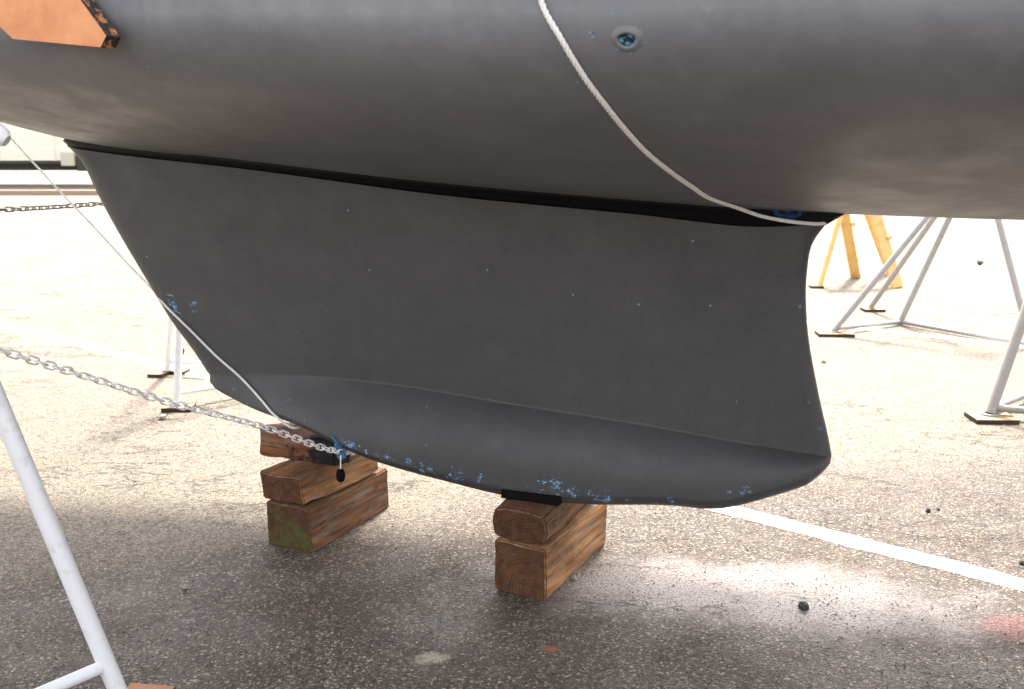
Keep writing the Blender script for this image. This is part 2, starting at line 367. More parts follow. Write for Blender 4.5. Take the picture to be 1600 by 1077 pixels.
for s in SS:
    row = []
    for t in reversed(TH):
        wv, z = hull_pt(s, t); row.append(BW(s, -wv, z))
    for t in TH[1:]:
        wv, z = hull_pt(s, t); row.append(BW(s, wv, z))
    vs += row
fs = [(i * NTH + k, i * NTH + k + 1, (i + 1) * NTH + k + 1, (i + 1) * NTH + k) for i in range(len(SS) - 1) for k in range(NTH - 1)]
hull = mesh('underbody', vs, fs, M['hull'], boat)
hull_bvh = BVHTree.FromPolygons(vs, fs)
# topsides, transom, deck
tv = []
for s in SS:
    wv, z = hull_pt(s, TH[-1]); top = 2.66 + max(0, -s - 1) * .07
    tv += [BW(s, -wv, z), BW(s, -wv * 1.0, (z + top) / 2), BW(s, -wv * .98, top), BW(s, 0, top + .08), BW(s, wv * .98, top), BW(s, wv * 1.0, (z + top) / 2), BW(s, wv, z)]
tf = [(i * 7 + k, i * 7 + k + 1, (i + 1) * 7 + k + 1, (i + 1) * 7 + k) for i in range(len(SS) - 1) for k in (0, 1, 4, 5)]
df = [(i * 7 + k, i * 7 + k + 1, (i + 1) * 7 + k + 1, (i + 1) * 7 + k) for i in range(len(SS) - 1) for k in (2, 3)]
mesh('topsides', tv, tf, M['white'], boat); mesh('deck', tv, df, M['deck'], boat)
e0 = (len(SS) - 1) * NTH; e1 = (len(SS) - 1) * 7
tr_v = vs[e0:e0 + NTH] + tv[e1 + 1:e1 + 6][::-1]
mesh('transom', tr_v, [tuple(range(len(tr_v)))], M['white'], boat, smooth=False)

# ------------------------------------------------------------------ keel
def poly(pts):
    xs = np.array([0] + list(np.cumsum([math.dist(a, b) for a, b in zip(pts, pts[1:])]))); xs /= xs[-1]
    f, g = cr(xs, [p[0] for p in pts]), cr(xs, [p[1] for p in pts])
    return lambda t: (f(t), g(t))
top_c = poly([(-2.10, 1.468), (-1.88, 1.444), (-1.19, 1.386), (-.40, 1.309), (.275, 1.262), (.64, 1.236), (.842, 1.249)])
le_c = poly([(-2.10, 1.468), (-2.03, 1.40), (-1.985, 1.311), (-1.73, .908), (-1.645, .785), (-1.53, .65), (-1.475, .575)])
te_c = poly([(.842, 1.249), (.806, 1.19), (.794, 1.095), (.802, .955), (.853, .715), (.895, .560), (.902, .528)])
ch_c = poly([(-1.475, .575), (-1.38, .600), (-1.06, .622), (-.65, .628), (-.15, .602), (.30, .576), (.72, .540), (.902, .528)])
bo_c = poly([(-1.473, .566), (-1.40, .534), (-1.29, .508), (-1.0, .474), (-.64, .385), (-.36, .345), (-.13, .322), (.113, .326), (.437, .357), (.56, .360), (.73, .418), (.86, .478), (.900, .502)])
def coons(c_top, c_bot, c_l, c_r, a, b):
    T, Bo, L, Rr = c_top(a), c_bot(a), c_l(b), c_r(b); P00, P10, P01, P11 = c_top(0), c_top(1), c_bot(0), c_bot(1)
    return tuple((1 - b) * T[k] + b * Bo[k] + (1 - a) * L[k] + a * Rr[k] - ((1-a)*(1-b)*P00[k] + a*(1-b)*P10[k] + (1-a)*b*P01[k] + a*b*P11[k]) for k in (0, 1))
def lin(p, q): return lambda t: (p[0] + (q[0] - p[0]) * t, p[1] + (q[1] - p[1]) * t)
def foil(a):
    f = math.sqrt(max(0, 1 - (1 - a / .045) ** 2)) if a < .045 else 1.0
    if a > .55: f *= 1 - .62 * ((a - .55) / .45) ** 1.4
    if a > .985: f *= math.sqrt(max(0, 1 - ((a - .985) / .015) ** 2))
    return f
def sm(x): x = min(max(x, 0), 1); return x * x * (3 - 2 * x)
NA = 200
aa = [0.5 - 0.5 * math.cos(math.pi * i / NA) for i in range(NA + 1)]
rows = []                                          # each row: list of (s, w, z)
for j in range(29):
    b = [k / 28 for k in range(28)][j] if j < 28 else 1.0
    if j == 28: rows.append([(lambda P: (P[0], .072 * foil(a) * (1 - .12 * .994), P[1]))(coons(top_c, ch_c, le_c, te_c, a, .994)) for a in aa])
    rows.append([(lambda P: (P[0], .072 * foil(a) * (1 - .12 * b), P[1]))(coons(top_c, ch_c, le_c, te_c, a, b)) for a in aa])
def flare(a): return .125 * sm(min(1, (a + .02) / .36))  * (1 - a) ** .28 * (1 if a < .97 else math.sqrt(max(0, (1 - a) / .03)))
lb, rb = lin(ch_c(0), bo_c(0)), lin(ch_c(1), bo_c(1))
for b in [.02] + [k / 18 for k in range(1, 19)]:
    r = []
    for a in aa:
        P = coons(ch_c, bo_c, lb, rb, a, b); k_ = sm((a - .05) / .5); q = (1 - k_) * sm(b * .9) / sm(.9) + k_ * (1 - (1 - b) ** 2.7)
        r.append((P[0], .0634 * foil(a) + flare(a) * q, P[1]))
    rows.append(r)
base = rows[-1]
for j in range(1, 8):
    ph = j / 7 * math.pi / 2; r = []
    for ai, (s, wv, z) in zip(aa, base):
        rr = min(.045, wv * .6) * (.25 + .75 * sm(ai / .16)); r.append((s, wv - rr * (1 - math.cos(ph)), z + .008 - rr * .9 * math.sin(ph)))
    rows.append(r)
rows.append([(s, wv * .4, z - .003) for s, wv, z in rows[-1]])
rows.append([(s, 0, z) for s, wv, z in rows[-1]])
kv = []; kf = []; nA = NA + 1
for r in rows: kv += [BW(s, wv, z) for s, wv, z in r]
nr = len(rows)
for r in rows[:-1]: kv += [BW(s, -wv, z) for s, wv, z in r]
for j in range(nr - 1):
    for i in range(NA):
        kf.append((j * nA + i, (j + 1) * nA + i, (j + 1) * nA + i + 1, j * nA + i + 1))
        o1 = nr * nA + j * nA; o2 = (nr * nA + (j + 1) * nA) if j < nr - 2 else (nr - 1) * nA
        kf.append((o1 + i, o1 + i + 1, o2 + i + 1, o2 + i))
for i in range(NA): kf.append((i, i + 1, nr * nA + i + 1, nr * nA + i))          # flat top
for i in (0, NA):
    for j in range(nr - 2): kf.append((j * nA + i, nr * nA + j * nA + i, nr * nA + (j + 1) * nA + i, (j + 1) * nA + i))
keel = mesh('keel', kv, kf, M['keel'], boat)
bm = bmesh.new(); bm.from_mesh(keel.data); bmesh.ops.remove_doubles(bm, verts=bm.verts, dist=.0004); bmesh.ops.recalc_face_normals(bm, faces=bm.faces)
for e in bm.edges:
    if len(e.link_faces) == 2 and e.calc_face_angle(0) > R(50): e.smooth = False
bm.to_mesh(keel.data); bm.free()
keel_bvh = BVHTree.FromPolygons(kv, kf)
# black joint between keel and hull, its flange painting in the root shade
jv = []; NJ = 120
for i in range(NJ + 1):
    a = i / NJ; s, z = top_c(a)
    wv = .066 * foil(min(max(a, .002), .999)) + .004; zt = zb(s) + .02
    bulge = .016 * math.exp(-((s - .62) / .16) ** 2)
    fw = wv + .085 * math.sqrt(max(0, math.sin(math.pi * min(a * .97 + .03, 1)))) * (.5 + .5 * min(a / .35, 1)) + bulge + .006 * noise.noise(Vector((a * 9, 0, 0)))
    def hz(w_):                                     # height of the hull skin at offset w_
        th = math.asin(min(w_ / Bm(s), 1)); return hull_pt(s, th)[1] - .004
    sec = [(wv * .9, z - .004), (wv + .004 + bulge, z + (hz(wv) - z) * .35), (wv + .022 + bulge, hz(wv + .022 + bulge) - .007), (fw, hz(fw) + .002), (fw * .8, hz(fw) + .02)]
    sh = [0, .012, .030, .05, .05]; sh = [x * a ** 14 for x in sh]
    jv += [BW(s + d_, a_, b_) for (a_, b_), d_ in zip(sec, sh)] + [BW(s + d_, -a_, b_) for (a_, b_), d_ in zip(sec[::-1], sh[::-1])]
jf = [(i * 10 + k, i * 10 + (k + 1) % 10, (i + 1) * 10 + (k + 1) % 10, (i + 1) * 10 + k) for i in range(NJ) for k in range(10)]
jf += [tuple(range(10)), tuple(NJ * 10 + k for k in range(9, -1, -1))]
mesh('keel_joint_shade', jv, jf, M['joint_shade'], boat)
# rust-free flecks: patches where the old blue paint shows
def surf(px, py, off=0.0, which='hull'):
    o_ = Vector((0, 0, CH)); d = ray(px, py).normalized(); best = None
    for bv in ([hull_bvh, keel_bvh] if which == 'both' else [keel_bvh] if which == 'keel' else [hull_bvh]):
        h, nn, ix, ds = bv.ray_cast(o_, d)
        if h is not None and (best is None or ds < best[2]): best = (h, nn, ds)
    if best is None: return None
    h, nn, ds = best
    if nn.dot(d) > 0: nn = -nn
    return h + nn * off
def flecks(o, spots):
    me = o.data; N = len(me.vertices); P = np.empty(N * 3); me.vertices.foreach_get('co', P); P = P.reshape(-1, 3)
    P = P @ np.eye(3) ; F_ = np.zeros(N)
    for px, py, r, am, which in spots:
        c = surf(px, py, 0, which)
        if c is None: continue
        d = np.sqrt(((P - np.array(c)) ** 2).sum(1)); F_ = np.maximum(F_, am * np.clip(1 - d / r, 0, 1) ** .6)
    a = me.attributes.new('fleck', 'FLOAT', 'POINT'); a.data.foreach_set('value', F_)
flecks(hull, [(x, y, r, a, 'hull') for x, y, r, a in ((930, 55, .03, .75), (962, 20, .03, .6), (1032, 22, .02, .7), (957, 92, .02, .7), (1003, 68, .03, .8), (1045, 185, .06, .55), (1022, 168, .02, .6), (1060, 190, .02, .6), (980, 70, .05, .75), (778, 128, .02, .6), (1405, 158, .02, .7), (1268, 228, .02, .65), (1225, 327, .05, .6), (1330, 275, .02, .5))])
ks = [(266, 468, .05, .85), (275, 485, .04, .8), (303, 478, .045, .85), (320, 520, .06, .55), (290, 500, .06, .5), (190, 280, .03, .6), (365, 608, .04, .6), (430, 630, .08, .5), (450, 625, .04, .6), (480, 660, .05, .55), (430, 560, .03, .5),
      (1283, 670, .03, .8), (1270, 640, .05, .5), (1250, 630, .08, .45), (1250, 480, .05, .5), (1030, 400, .02, .6), (1060, 715, .02, .7), (640, 567, .03, .6), (858, 585, .02, .5), (1155, 360, .015, .7), (1050, 780, .05, .7), (870, 760, .055, .8), (848, 754, .05, .75), (895, 770, .045, .75), (925, 776, .04, .72), (1190, 350, .03, .7), (460, 268, .02, .6), (335, 385, .03, .5)]
sil = cr([520, 590, 700, 780, 900, 1050, 1100, 1160, 1240, 1285], [694, 720, 752, 770, 781, 790, 787, 776, 757, 742])
for i in range(95):
    x = random.uniform(700, 1200) if i > 55 else random.uniform(525, 760)
    ks.append((x, sil(x) - abs(random.gauss(2, 7)) - 3, random.uniform(.012, .035), random.uniform(.5, .9)))
flecks(keel, [(x, y, r, a, 'keel') for x, y, r, a in ks])

# through-hull fitting: a faired ring round a small blanked hole
hc = surf(980, 62); _, hn, _, _ = hull_bvh.ray_cast(Vector((0, 0, CH)), ray(980, 62).normalized())
if hn.dot(hc - Vector((0, 0, CH))) > 0: hn = -hn
q = hn.to_track_quat('Z', 'Y').to_matrix(); tv_ = []; tf_ = []; NR = 48
prf = [(.040, -.003), (.032, .000), (.027, .0025), (.023, .0032), (.020, .002), (.0185, .0005), (.018, -.0005), (.010, -.0005), (.001, -.0005)]
for r_, h_ in prf:
    for k in range(NR):
        a = 2 * math.pi * k / NR; tv_.append(hc + q @ Vector((r_ * .88 * math.cos(a) * (1 + .08 * math.sin(3 * a)), r_ * .66 * math.sin(a), h_ + .001)))
for j in range(len(prf) - 1):
    for k in range(NR): tf_.append((j * NR + k, j * NR + (k + 1) % NR, (j + 1) * NR + (k + 1) % NR, (j + 1) * NR + k))
tf_b = tf_[5 * NR:]; tf_ = tf_[:5 * NR]
fit = mesh('skin_fitting', tv_, tf_, M['hull'], boat)
a = fit.data.attributes.new('fleck', 'FLOAT', 'POINT'); a.data.foreach_set('value', [(.75 if r_ < .021 else .3 if r_ < .025 else .0) * (.6 + .4 * math.sin(k / NR * 6.28 + 2)) for r_, h_ in prf for k in range(NR)])
n = NT('hole'); hm = n.done(n.mix(n.rng(n.noise(70, 5, .75, n.map(loc=(0, .2, .1), v=n.geo)), .50, .56), (.006, .007, .009), (.07, .30, .44)), .6)
hole = mesh('plugged_hole', [v for v in tv_], tf_b, hm, fit)

# ------------------------------------------------------------------ timber blocks
def timber(name, loc, rz, dims, mat, label, rough=.004, rnd=.006, tilt=0, group=None, seed=0, roundness=0):
    L, B_, H_ = dims[1], dims[0], dims[2]; bm = bmesh.new(); bmesh.ops.create_cube(bm, size=1)
    bmesh.ops.scale(bm, vec=(B_, L, H_), verts=bm.verts)
    bmesh.ops.bevel(bm, geom=list(bm.edges), offset=rnd, segments=3, affect='EDGES')
    bmesh.ops.subdivide_edges(bm, edges=[e for e in bm.edges if e.calc_length() > .05], cuts=9, use_grid_fill=True)
    for v in bm.verts:
        p = v.co
        if roundness:
            x, z = p.x / (B_ / 2), p.z / (H_ / 2); r_ = math.hypot(x, z); m_ = max(abs(x), abs(z), 1e-6)
            k = 1 - roundness * (1 - m_ / max(r_, 1e-6)); p.x *= k; p.z *= k
        d = Vector((noise.noise(p * 6 + Vector((seed, 0, 0))), noise.noise(p * 9 + Vector((0, seed, 5))), noise.noise(p * 9 + Vector((3, 0, seed))))) * rough * 2
        d += Vector((noise.noise(p * 40 + Vector((seed, 9, 0))), 0, noise.noise(p * 40 + Vector((3, 8, seed))))) * rough * .5
        v.co = p + d
    me = bpy.data.meshes.new(name); bm.normal_update()
    for f_ in bm.faces: f_.smooth = True
    for e in bm.edges:
        if len(e.link_faces) == 2 and e.calc_face_angle(0) > R(38): e.smooth = False
    bm.to_mesh(me); bm.free(); me.materials.append(mat)
    o = bpy.data.objects.new(name, me); COL.objects.link(o); o.location = loc; o.rotation_euler = (tilt, 0, rz)
    return tag(o, label, 'timber block', group or 'timber blocks under the keel')
BR = R(-27)
b2 = Vector((.150, 3.290, 0)); b1 = Vector((-.715, 3.665, 0))
timber('timber_block', b2 + Vector((0, 0, .09)), BR, (.192, .54, .178), M['wood_c'], 'squared golden brown timber on the wet asphalt, lower block under the keel middle', seed=1)
dr_ = Matrix.Rotation(BR, 3, 'Z')
timber('timber_block', b2 + dr_ @ Vector((-.026, -.016, .2375)), BR + R(3), (.20, .48, .116), M['wood_e'], 'round edged weathered timber lying on the golden brown block under the keel middle', seed=2, roundness=.42, rough=.005, rnd=.008)
timber('timber_block', b1 + Vector((0, 0, .085)), BR + R(1), (.205, .52, .170), M['wood_b'], 'heavy timber with a green mossy end, bottom block of the forward stack', seed=3, rough=.003)
timber('timber_block', b1 + Matrix.Rotation(BR, 3, 'Z') @ Vector((-.012, -.03, .232)), BR + R(-2), (.20, .46, .112), M['wood_a'], 'tan timber with a dark sawn end, middle block of the forward stack', seed=4, rough=.005)
timber('timber_block', b1 + Vector((-.075, .0, .342)), R(66), (.15, .36, .10), M['wood_d'], 'knotty red brown timber with a near black end, topmost of the forward stack', seed=5, rough=.008, tilt=R(0))
timber('timber_block', b1 + dr_ @ Vector((.075, .09, .303)), BR + R(8), (.05, .24, .045), M['wood_a'], 'small tan wedge squeezed between the keel bottom and the forward stack', seed=8, rough=.003, rnd=.006)
o = MB().box((0, 0, 0), (.21, .24, .030)).build('rubber_pad', M['rubber'], bevel=.003)
c1, c2 = gnd(777, 784, .296), gnd(885, 799, .296); pd = (c2 - c1).normalized(); pq = Vector((-pd.y, pd.x, 0))
o.location = c1 + pd * .105 + pq * .152 + Vector((0, 0, .016)); o.rotation_euler = (0, 0, math.atan2(pd.y, pd.x)); tag(o, 'thin black rubber pad squeezed between the keel and the round edged timber', 'rubber pad')

# ------------------------------------------------------------------ ropes
def rope(pts, r, label, n=140):
    P = path(pts, 1400); L = 0; mb = MB(); S = [[], [], []]; up = None
    for i, q in enumerate(P):
        t = (P[min(i + 1, len(P) - 1)] - P[max(i - 1, 0)]).normalized()
        if up is None: up = t.cross(Vector((0, 0, 1))).normalized()
        else: up = (up - t * up.dot(t)).normalized()
        if i: L += (q - P[i - 1]).length
        v_ = t.cross(up)
        for k in range(3):                           # three laid strands
            a = L / (r * 6.5) * 2 * math.pi / 1.0 + k * 2.0944
            S[k].append(q + (up * math.cos(a) + v_ * math.sin(a)) * r * .50)
    for k in range(3): mb.tube(S[k], r * .56, 7)
    o = mb.build('rope', M['rope'], angle=80); return tag(o, label, 'rope', 'white ropes round the boat')
rp = [surf(845, -30, .008)] + [surf(x, y, .008) for x, y in ((848, 0), (880, 60), (912, 112), (950, 163), (980, 200), (1010, 232), (1045, 261), (1080, 286), (1115, 308))]
rp0 = [surf(820 + 6 * 0, -110, .008)]
rp = [p_ for p_ in rp0 + rp if p_ is not None]
def on_w(px, py, w_):
    r = ray(px, py); o_ = Vector((0, 0, CH)); t = (w_ - (o_ - C0).dot(W)) / r.dot(W); return o_ + r * t
rp += [on_w(1152, 325, .235), on_w(1190, 338, .165), on_w(1225, 345, .115), on_w(1258, 349, .078), BW(.83, .035, 1.25), BW(.842, 0, 1.254), BW(.82, -.05, 1.25), BW(.6, -.2, 1.32), BW(.35, -.5, 1.44)]
rope(rp, .0056, 'thick white rope hanging down the hull side and round the back of the keel')
r2 = [at(-60, 130, 5.15), at(50, 252, 4.75), at(100, 306, 4.55), at(150, 358, 4.3), at(205, 418, 4.08), at(238, 452, 3.93)]
for x, y in ((262, 478), (300, 516), (340, 556), (380, 592), (410, 625), (432, 648)):
    h = surf(x, y, .007, 'keel')
    if h is not None: r2.append(h)
r2 += [at(455, 668, 3.56), BW(-1.02, -.05, .45), BW(-1.1, -.3, .47)]
rope(r2, .0048, 'thin white rope slanting down the front edge of the keel towards the forward timber stack')

# ------------------------------------------------------------------ chains
def chain(pts, pitch, r, mat, label, extra=()):
    P = path(pts, 600); L = [0]
    for a, b in zip(P, P[1:]): L.append(L[-1] + (b - a).length)
    N = int(L[-1] / pitch); mb = MB(); Ln, Wn = pitch * .5 + r * 1.6, pitch * .36
    roll = random.uniform(0, 1)
    for i in range(N):
        d = (i + .5) * pitch; k = min(int(np.searchsorted(L, d)), len(P) - 2); k = max(k, 1)
        t = (P[k + 1] - P[k - 1]).normalized(); u = (d - L[k - 1]) / max(L[k] - L[k - 1], 1e-6); c = P[k - 1].lerp(P[k], u)
        up = t.cross(Vector((0, 0, 1))).normalized(); q_ = t.cross(up)
        ang = (math.pi / 2 if i % 2 else 0) + roll + math.sin(i * .37) * .25 + random.uniform(-.15, .15)
        sd_ = up * math.cos(ang) + q_ * math.sin(ang)
        ring = []
        for j in range(16):
            a = 2 * math.pi * j / 16; ca, sa = math.cos(a), math.sin(a)
            ring.append(c + t * (Ln - Wn) * (1 if ca > 0 else -1) * min(1, abs(ca) * 4) + t * Wn * ca + sd_ * Wn * sa)
        mb.tube(ring, r, 6, closed=True)
    o = mb.build('chain', mat); return tag(o, label, 'chain', 'chains between the boat stands')
ch_end = Vector(at(532, 706, 3.42))
chain([at(-190, 480, 2.42), at(0, 547, 2.52), at(130, 587, 2.72), at(260, 628, 2.92), at(400, 664, 3.14), ch_end, BW(-.80, .0, .335), BW(-.95, -.3, .42), BW(-1.5, -1.2, .8), (-1.84, 5.30, 1.16)],   .0285, .0031, M['chain'],
      'bright galvanised chain sloping from the left edge down to the forward timber stack')
chain([at(-420, 330, 4.7), at(-150, 334, 4.75), at(0, 328, 4.85), at(80, 324, 4.95), at(157, 318, 5.05), (-1.84, 5.40, 1.20)], .031, .0038, M['chain_dark'],
      'dark chain stretched level behind the front edge of the keel')
# blue tie and the weight that hangs from it
s = MB()
for k in range(3): s.tube([ch_end + Vector((.014 * math.cos(a + k), .010 * math.sin(a * 2 + k), .024 * math.sin(a) + .004 * k)) for a in np.linspace(0, 2 * math.pi, 16)[:-1]], .0075, 8, closed=True)
s.tube([ch_end + Vector((0, 0, .01)), ch_end + Vector((-.018, 0, .045)), ch_end + Vector((-.034, .01, .058))], [.007, .006, .003], 8)
tag(s.build('blue_tie', M['blue']), 'blue cord tie knotted round the end of the galvanised chain', 'tie')
wt = empty('hanging_weight', ch_end + Vector((0, -.012, -.09))); tag(wt, 'small black weight dangling on a thin line below the blue tie', 'weight')
s = MB(); c = ch_end + Vector((.003, -.030, -.082)); s.tube([c + Vector((0, 0, z)) for z in (.026, .024, .012, -.004, -.018, -.024)], [.004, .012, .0165, .017, .013, .004], 14); s.build('weight_body', M['rubber'], wt)
MB().tube([ch_end + Vector((.003, -.014, -.008)), ch_end + Vector((.003, -.028, -.056))], .0022, 6).build('line', M['rope'], wt)

# ------------------------------------------------------------------ boat stands
def boat_stand(name, label, apex, feet, r, mat, braces, cat='boat stand', group=None, handle=None, rod_to=None, brace_h=.05, legtop=.0, parent_loc=None):
    apex = Vector(apex); feet = [Vector(f) for f in feet]
    c = sum(feet, Vector()) / len(feet); root = empty(name, (c.x, c.y, 0)); tag(root, label, cat, group)
    for f_ in feet:
        s = MB(); s.tube([f_ + Vector((0, 0, .006)), apex.lerp(f_, .04)], r, 18); s.build('leg', mat, root)
        fp = MB(); fp.tube([f_ + Vector((0, 0, .0)), f_ + Vector((0, 0, .008))], r * 1.7, 16); fp.build('foot_plate', mat, root)
    for i, j in braces:
        p0 = feet[i].lerp(apex, brace_h); p1 = feet[j].lerp(apex, brace_h); d = (p1 - p0).normalized() * r * .8
        MB().tube([p0 + d, p1 - d], r * .72, 14).build('brace', mat, root)
    up = Vector((0, 0, 1)) if rod_to is None else (Vector(rod_to) - apex).normalized()
    MB().tube([apex - Vector((0, 0, .16)), apex + up * .10], r * 1.25, 18).build('collar', mat, root)
    tip = apex + up * .35 if rod_to is None else Vector(rod_to)
    s = MB(); n_ = max(8, int((tip - apex).length / .006)); s.tube([apex.lerp(tip, k / n_) for k in range(n_ + 1)], [r * (.62 if k % 2 else .70) for k in range(n_ + 1)], 12); s.build('screw_rod', mat, root)
    return root
G = 'boat stands propping the hull'
# near stand at the left edge
hp = surf(70, 10)
_, pn, _, _ = hull_bvh.ray_cast(Vector((0, 0, CH)), ray(70, 10).normalized())
if pn.dot(hp - Vector((0, 0, CH))) > 0: pn = -pn
f1 = gnd(193, 1112); f1.z = .022
apex1 = at(-140, 300, 2.36)
padback = hp + pn * .05
st = boat_stand('boat_stand', 'white steel tripod stand in the left foreground with an orange pad on the hull', apex1,
     [f1, (-1.62, 1.72, .0), (-2.0, 2.85, 0)], .0235, M['white_metal'], [(0, 1), (1, 2)], group=G, brace_h=.085, rod_to=hp + pn * .085 + Vector((-.13, -.02, .06)))
# pad: clipped trapezoid board pressed on the hull
tq = pn.to_track_quat('Z', 'Y').to_matrix()
org = Vector((0, 0, CH))
def on_pad(px, py, off):
    r = ray(px, py); t = ((hp + pn * off) - org).dot(pn) / r.dot(pn); return org + r * t
pad_px = [(-28, 8), (2, 44), (20, 61), (157, 74), (166, 56), (120, -8), (85, -45), (5, -48)]
fr = [on_pad(x, y, .058) for x, y in pad_px]; bk = [p_ - pn * .042 for p_ in fr]; NP = len(fr)
pv = fr + bk; pf = [tuple(range(NP)), tuple(range(2 * NP - 1, NP - 1, -1))] + [(i, (i + 1) % NP, NP + (i + 1) % NP, NP + i) for i in range(NP)]
# side faces own vertices so the worn dark edge keeps crisp
pv2 = list(pv[:NP]) + list(pv[NP:]); pf2 = pf[:2]; ed = [0.0] * (2 * NP)
for i in range(NP):
    b_ = len(pv2); pv2 += [fr[i], fr[(i + 1) % NP], bk[(i + 1) % NP], bk[i]]; ed += [1.0] * 4; pf2.append((b_, b_ + 1, b_ + 2, b_ + 3))
pad = mesh('hull_pad', pv2, pf2, M['pad'], st, smooth=False); a = pad.data.attributes.new('edge', 'FLOAT', 'POINT'); a.data.foreach_set('value', ed)
# bent crank handle below the screw
hd = at(2, 215, 2.28); s = MB(); s.tube([at(-75, 150, 2.33), at(-40, 178, 2.30), hd, hd + Vector((.012, 0, -.008))], [.017, .0235, .0235, .014], 18)
s.build('handle', M['white_metal'], st)
MB().tube([at(-118, 235, 2.36), at(-75, 150, 2.33)], .016, 12).build('handle', M['white_metal'], st)

def board(c, rz, d, label, mat=None):
    o = MB().box((0, 0, 0), d).build('foot_board', mat or M['ply'], bevel=.002); o.location = (c[0], c[1], d[2] / 2 + .001); o.rotation_euler = (0, 0, rz)
    o.data.materials.append(M['ply_edge'])
    for p_ in o.data.polygons:
        if abs(p_.normal.z) < .7: p_.material_index = 1
    return tag(o, label, 'board', 'boards under the feet of the stands')
board((f1.x + .035, f1.y + .02), R(-8), (.13, .16, .02), 'orange brown plywood board at the bottom edge under the near white stand', M['plyo'])
# stand behind the keel, left
fa, fb = gnd(277, 640), gnd(254, 590); fa.z = fb.z = .026
boat_stand('boat_stand', 'slender white stand just behind the front edge of the keel', (-1.84, 5.62, 1.34), [fa, fb + Vector((.0, .1, 0)), (-1.25, 6.0, 0)], .021, M['white_metal'], [(0, 2), (1, 2)], group=G)
board((fa.x + .01, fa.y), R(3), (.165, .12, .024), 'small dark edged board under the slender stand behind the keel, nearest the chain')
board((fb.x - .04, fb.y + .05), R(-6), (.10, .12, .022), 'left half of the pair of short boards beyond the slender stand')
board((fb.x + .075, fb.y + .12), R(-10), (.09, .10, .022), 'right half of the pair of short boards beyond the slender stand')
# right edge stand
g1 = gnd(1546, 655); g1.z = .026
ap = at(1668, 300, 5.5)
boat_stand('boat_stand', 'grey steel stand cut off by the right edge of the picture, on a flat board', ap, [g1, (3.55, 4.95, 0), (3.5, 6.0, 0)], .028, M['far_metal'], [(0, 1), (0, 2), (1, 2)], group=G, brace_h=.03)
board((g1.x + .0, g1.y - .02), R(-2), (.225, .17, .024), 'flat pale board with a dark edge under the stand at the right edge')
# four legged stand further back
ga, gb, gc, gd = gnd(1302, 524), gnd(1405, 508), gnd(1612, 545), gnd(1360, 486); ga.z = .026; gd.z = .026
boat_stand('boat_stand', 'grey splayed tube stand standing alone on the bright asphalt behind the hull', at(1532, 237, 7.6), [ga, gb, gc, gd], .023, M['far_metal'], [(0, 1), (1, 2)], group=G, brace_h=.02)
board((ga.x + .01, ga.y), R(-4), (.27, .16, .024), 'long pale board under the leftmost foot of the splayed tube stand')
board((gd.x + .02, gd.y), R(0), (.18, .14, .024), 'short dark board under the rear foot of the splayed tube stand')
# yellow trestle
def plank(mb, p0, p1, wx, wy):
    p0, p1 = Vector(p0), Vector(p1); z = (p1 - p0).normalized(); x = Vector((1, 0, 0)); x = (x - z * x.dot(z)).normalized(); y = z.cross(x)
    mb.box((p0 + p1) / 2, (wx, wy, (p1 - p0).length), M=Matrix((x, y, z)).transposed()); return mb
t0, t1 = at(1317, 322, 10.2), at(1364, 318, 10.3); t0.z = t1.z = .80
yl = empty('trestle', ((t0.x + t1.x) / 2, 10.25, 0)); tag(yl, 'yellow painted wooden trestle far behind the keel on the bright asphalt', 'trestle')
l1, l2, l3, l4 = gnd(1280, 450), gnd(1337, 434), gnd(1402, 450), gnd(1390, 428)
plank(MB(), l1, t0, .045, .045).build('leg', M['yellow'], yl, smooth=False)
plank(MB(), l2, t0, .10, .045).build('leg', M['yellow'], yl, smooth=False)
plank(MB(), l3, t1, .11, .045).build('leg', M['yellow'], yl, smooth=False)
plank(MB(), l4, t1 + Vector((-.05, .1, 0)), .07, .045).build('leg', M['yellow'], yl, smooth=False)
plank(MB(), t0 + Vector((-.15, 0, .03)), t1 + Vector((.15, 0, .03)), .08, .10).build('beam', M['yellow'], yl, smooth=False)
for q0, q1, f_ in ((l2, t0, .78), (l3, t1, .62)):
    c = q0.lerp(q1, f_) + Vector((.05, -.02, 0)); MB().tube([c, c + Vector((.02, -.035, 0))], .022, 10).build('bolt', M['yellow'], yl)
board((l1.x - .03, l1.y), 0, (.13, .1, .02), 'small dark board under the thin leg of the yellow trestle', M['ply_edge'])

# ------------------------------------------------------------------ parked lorry trailer far behind
TY = 31.0
tx1 = at(112, 260, TY).x
trl = empty('trailer', (tx1 + 1, TY + 1.2, 0)); tag(trl, 'pale parked trailer with a dark chassis far behind, left of the keel', 'trailer')
n = NT('trailer_cream'); cm_ = n.done(n.mix(n.rng(n.noise(3, 4, .6, n.map((.2, 1, 3))), .4, .7), (.80, .77, .66), (.70, .67, .56)), .6)
n = NT('chassis_dark'); dm_ = n.done((.035, .03, .026), .7)
body = MB(); body.box((tx1 + 1.5, TY + 1.2, 2.06), (16, 2.4, 2.7)); body.build('box_body', cm_, trl, bevel=.05, smooth=False)
ch = MB(); ch.box((tx1 + 1.5, TY + .4, .60), (15.9, .2, .20)); ch.box((tx1 + 1.5, TY + 2.0, .60), (15.9, .2, .20)); ch.build('chassis', dm_, trl, smooth=False)
rl = MB(); rl.box((tx1 + 1.5, TY + .02, .76), (15.95, .06, .10)); rl.build('side_rail', dm_, trl, smooth=False)
tk = MB(); tk.box((tx1 - .02, TY - .08, .86), (.42, .3, .42)); tk.build('side_locker', NT('locker').done((.5, .48, .38), .6), trl, bevel=.03, smooth=False)
dk_ = MB(); dk_.box((tx1 + .42, TY - .05, .74), (.36, .3, .50)); dk_.build('battery_box', dm_, trl, bevel=.03, smooth=False)
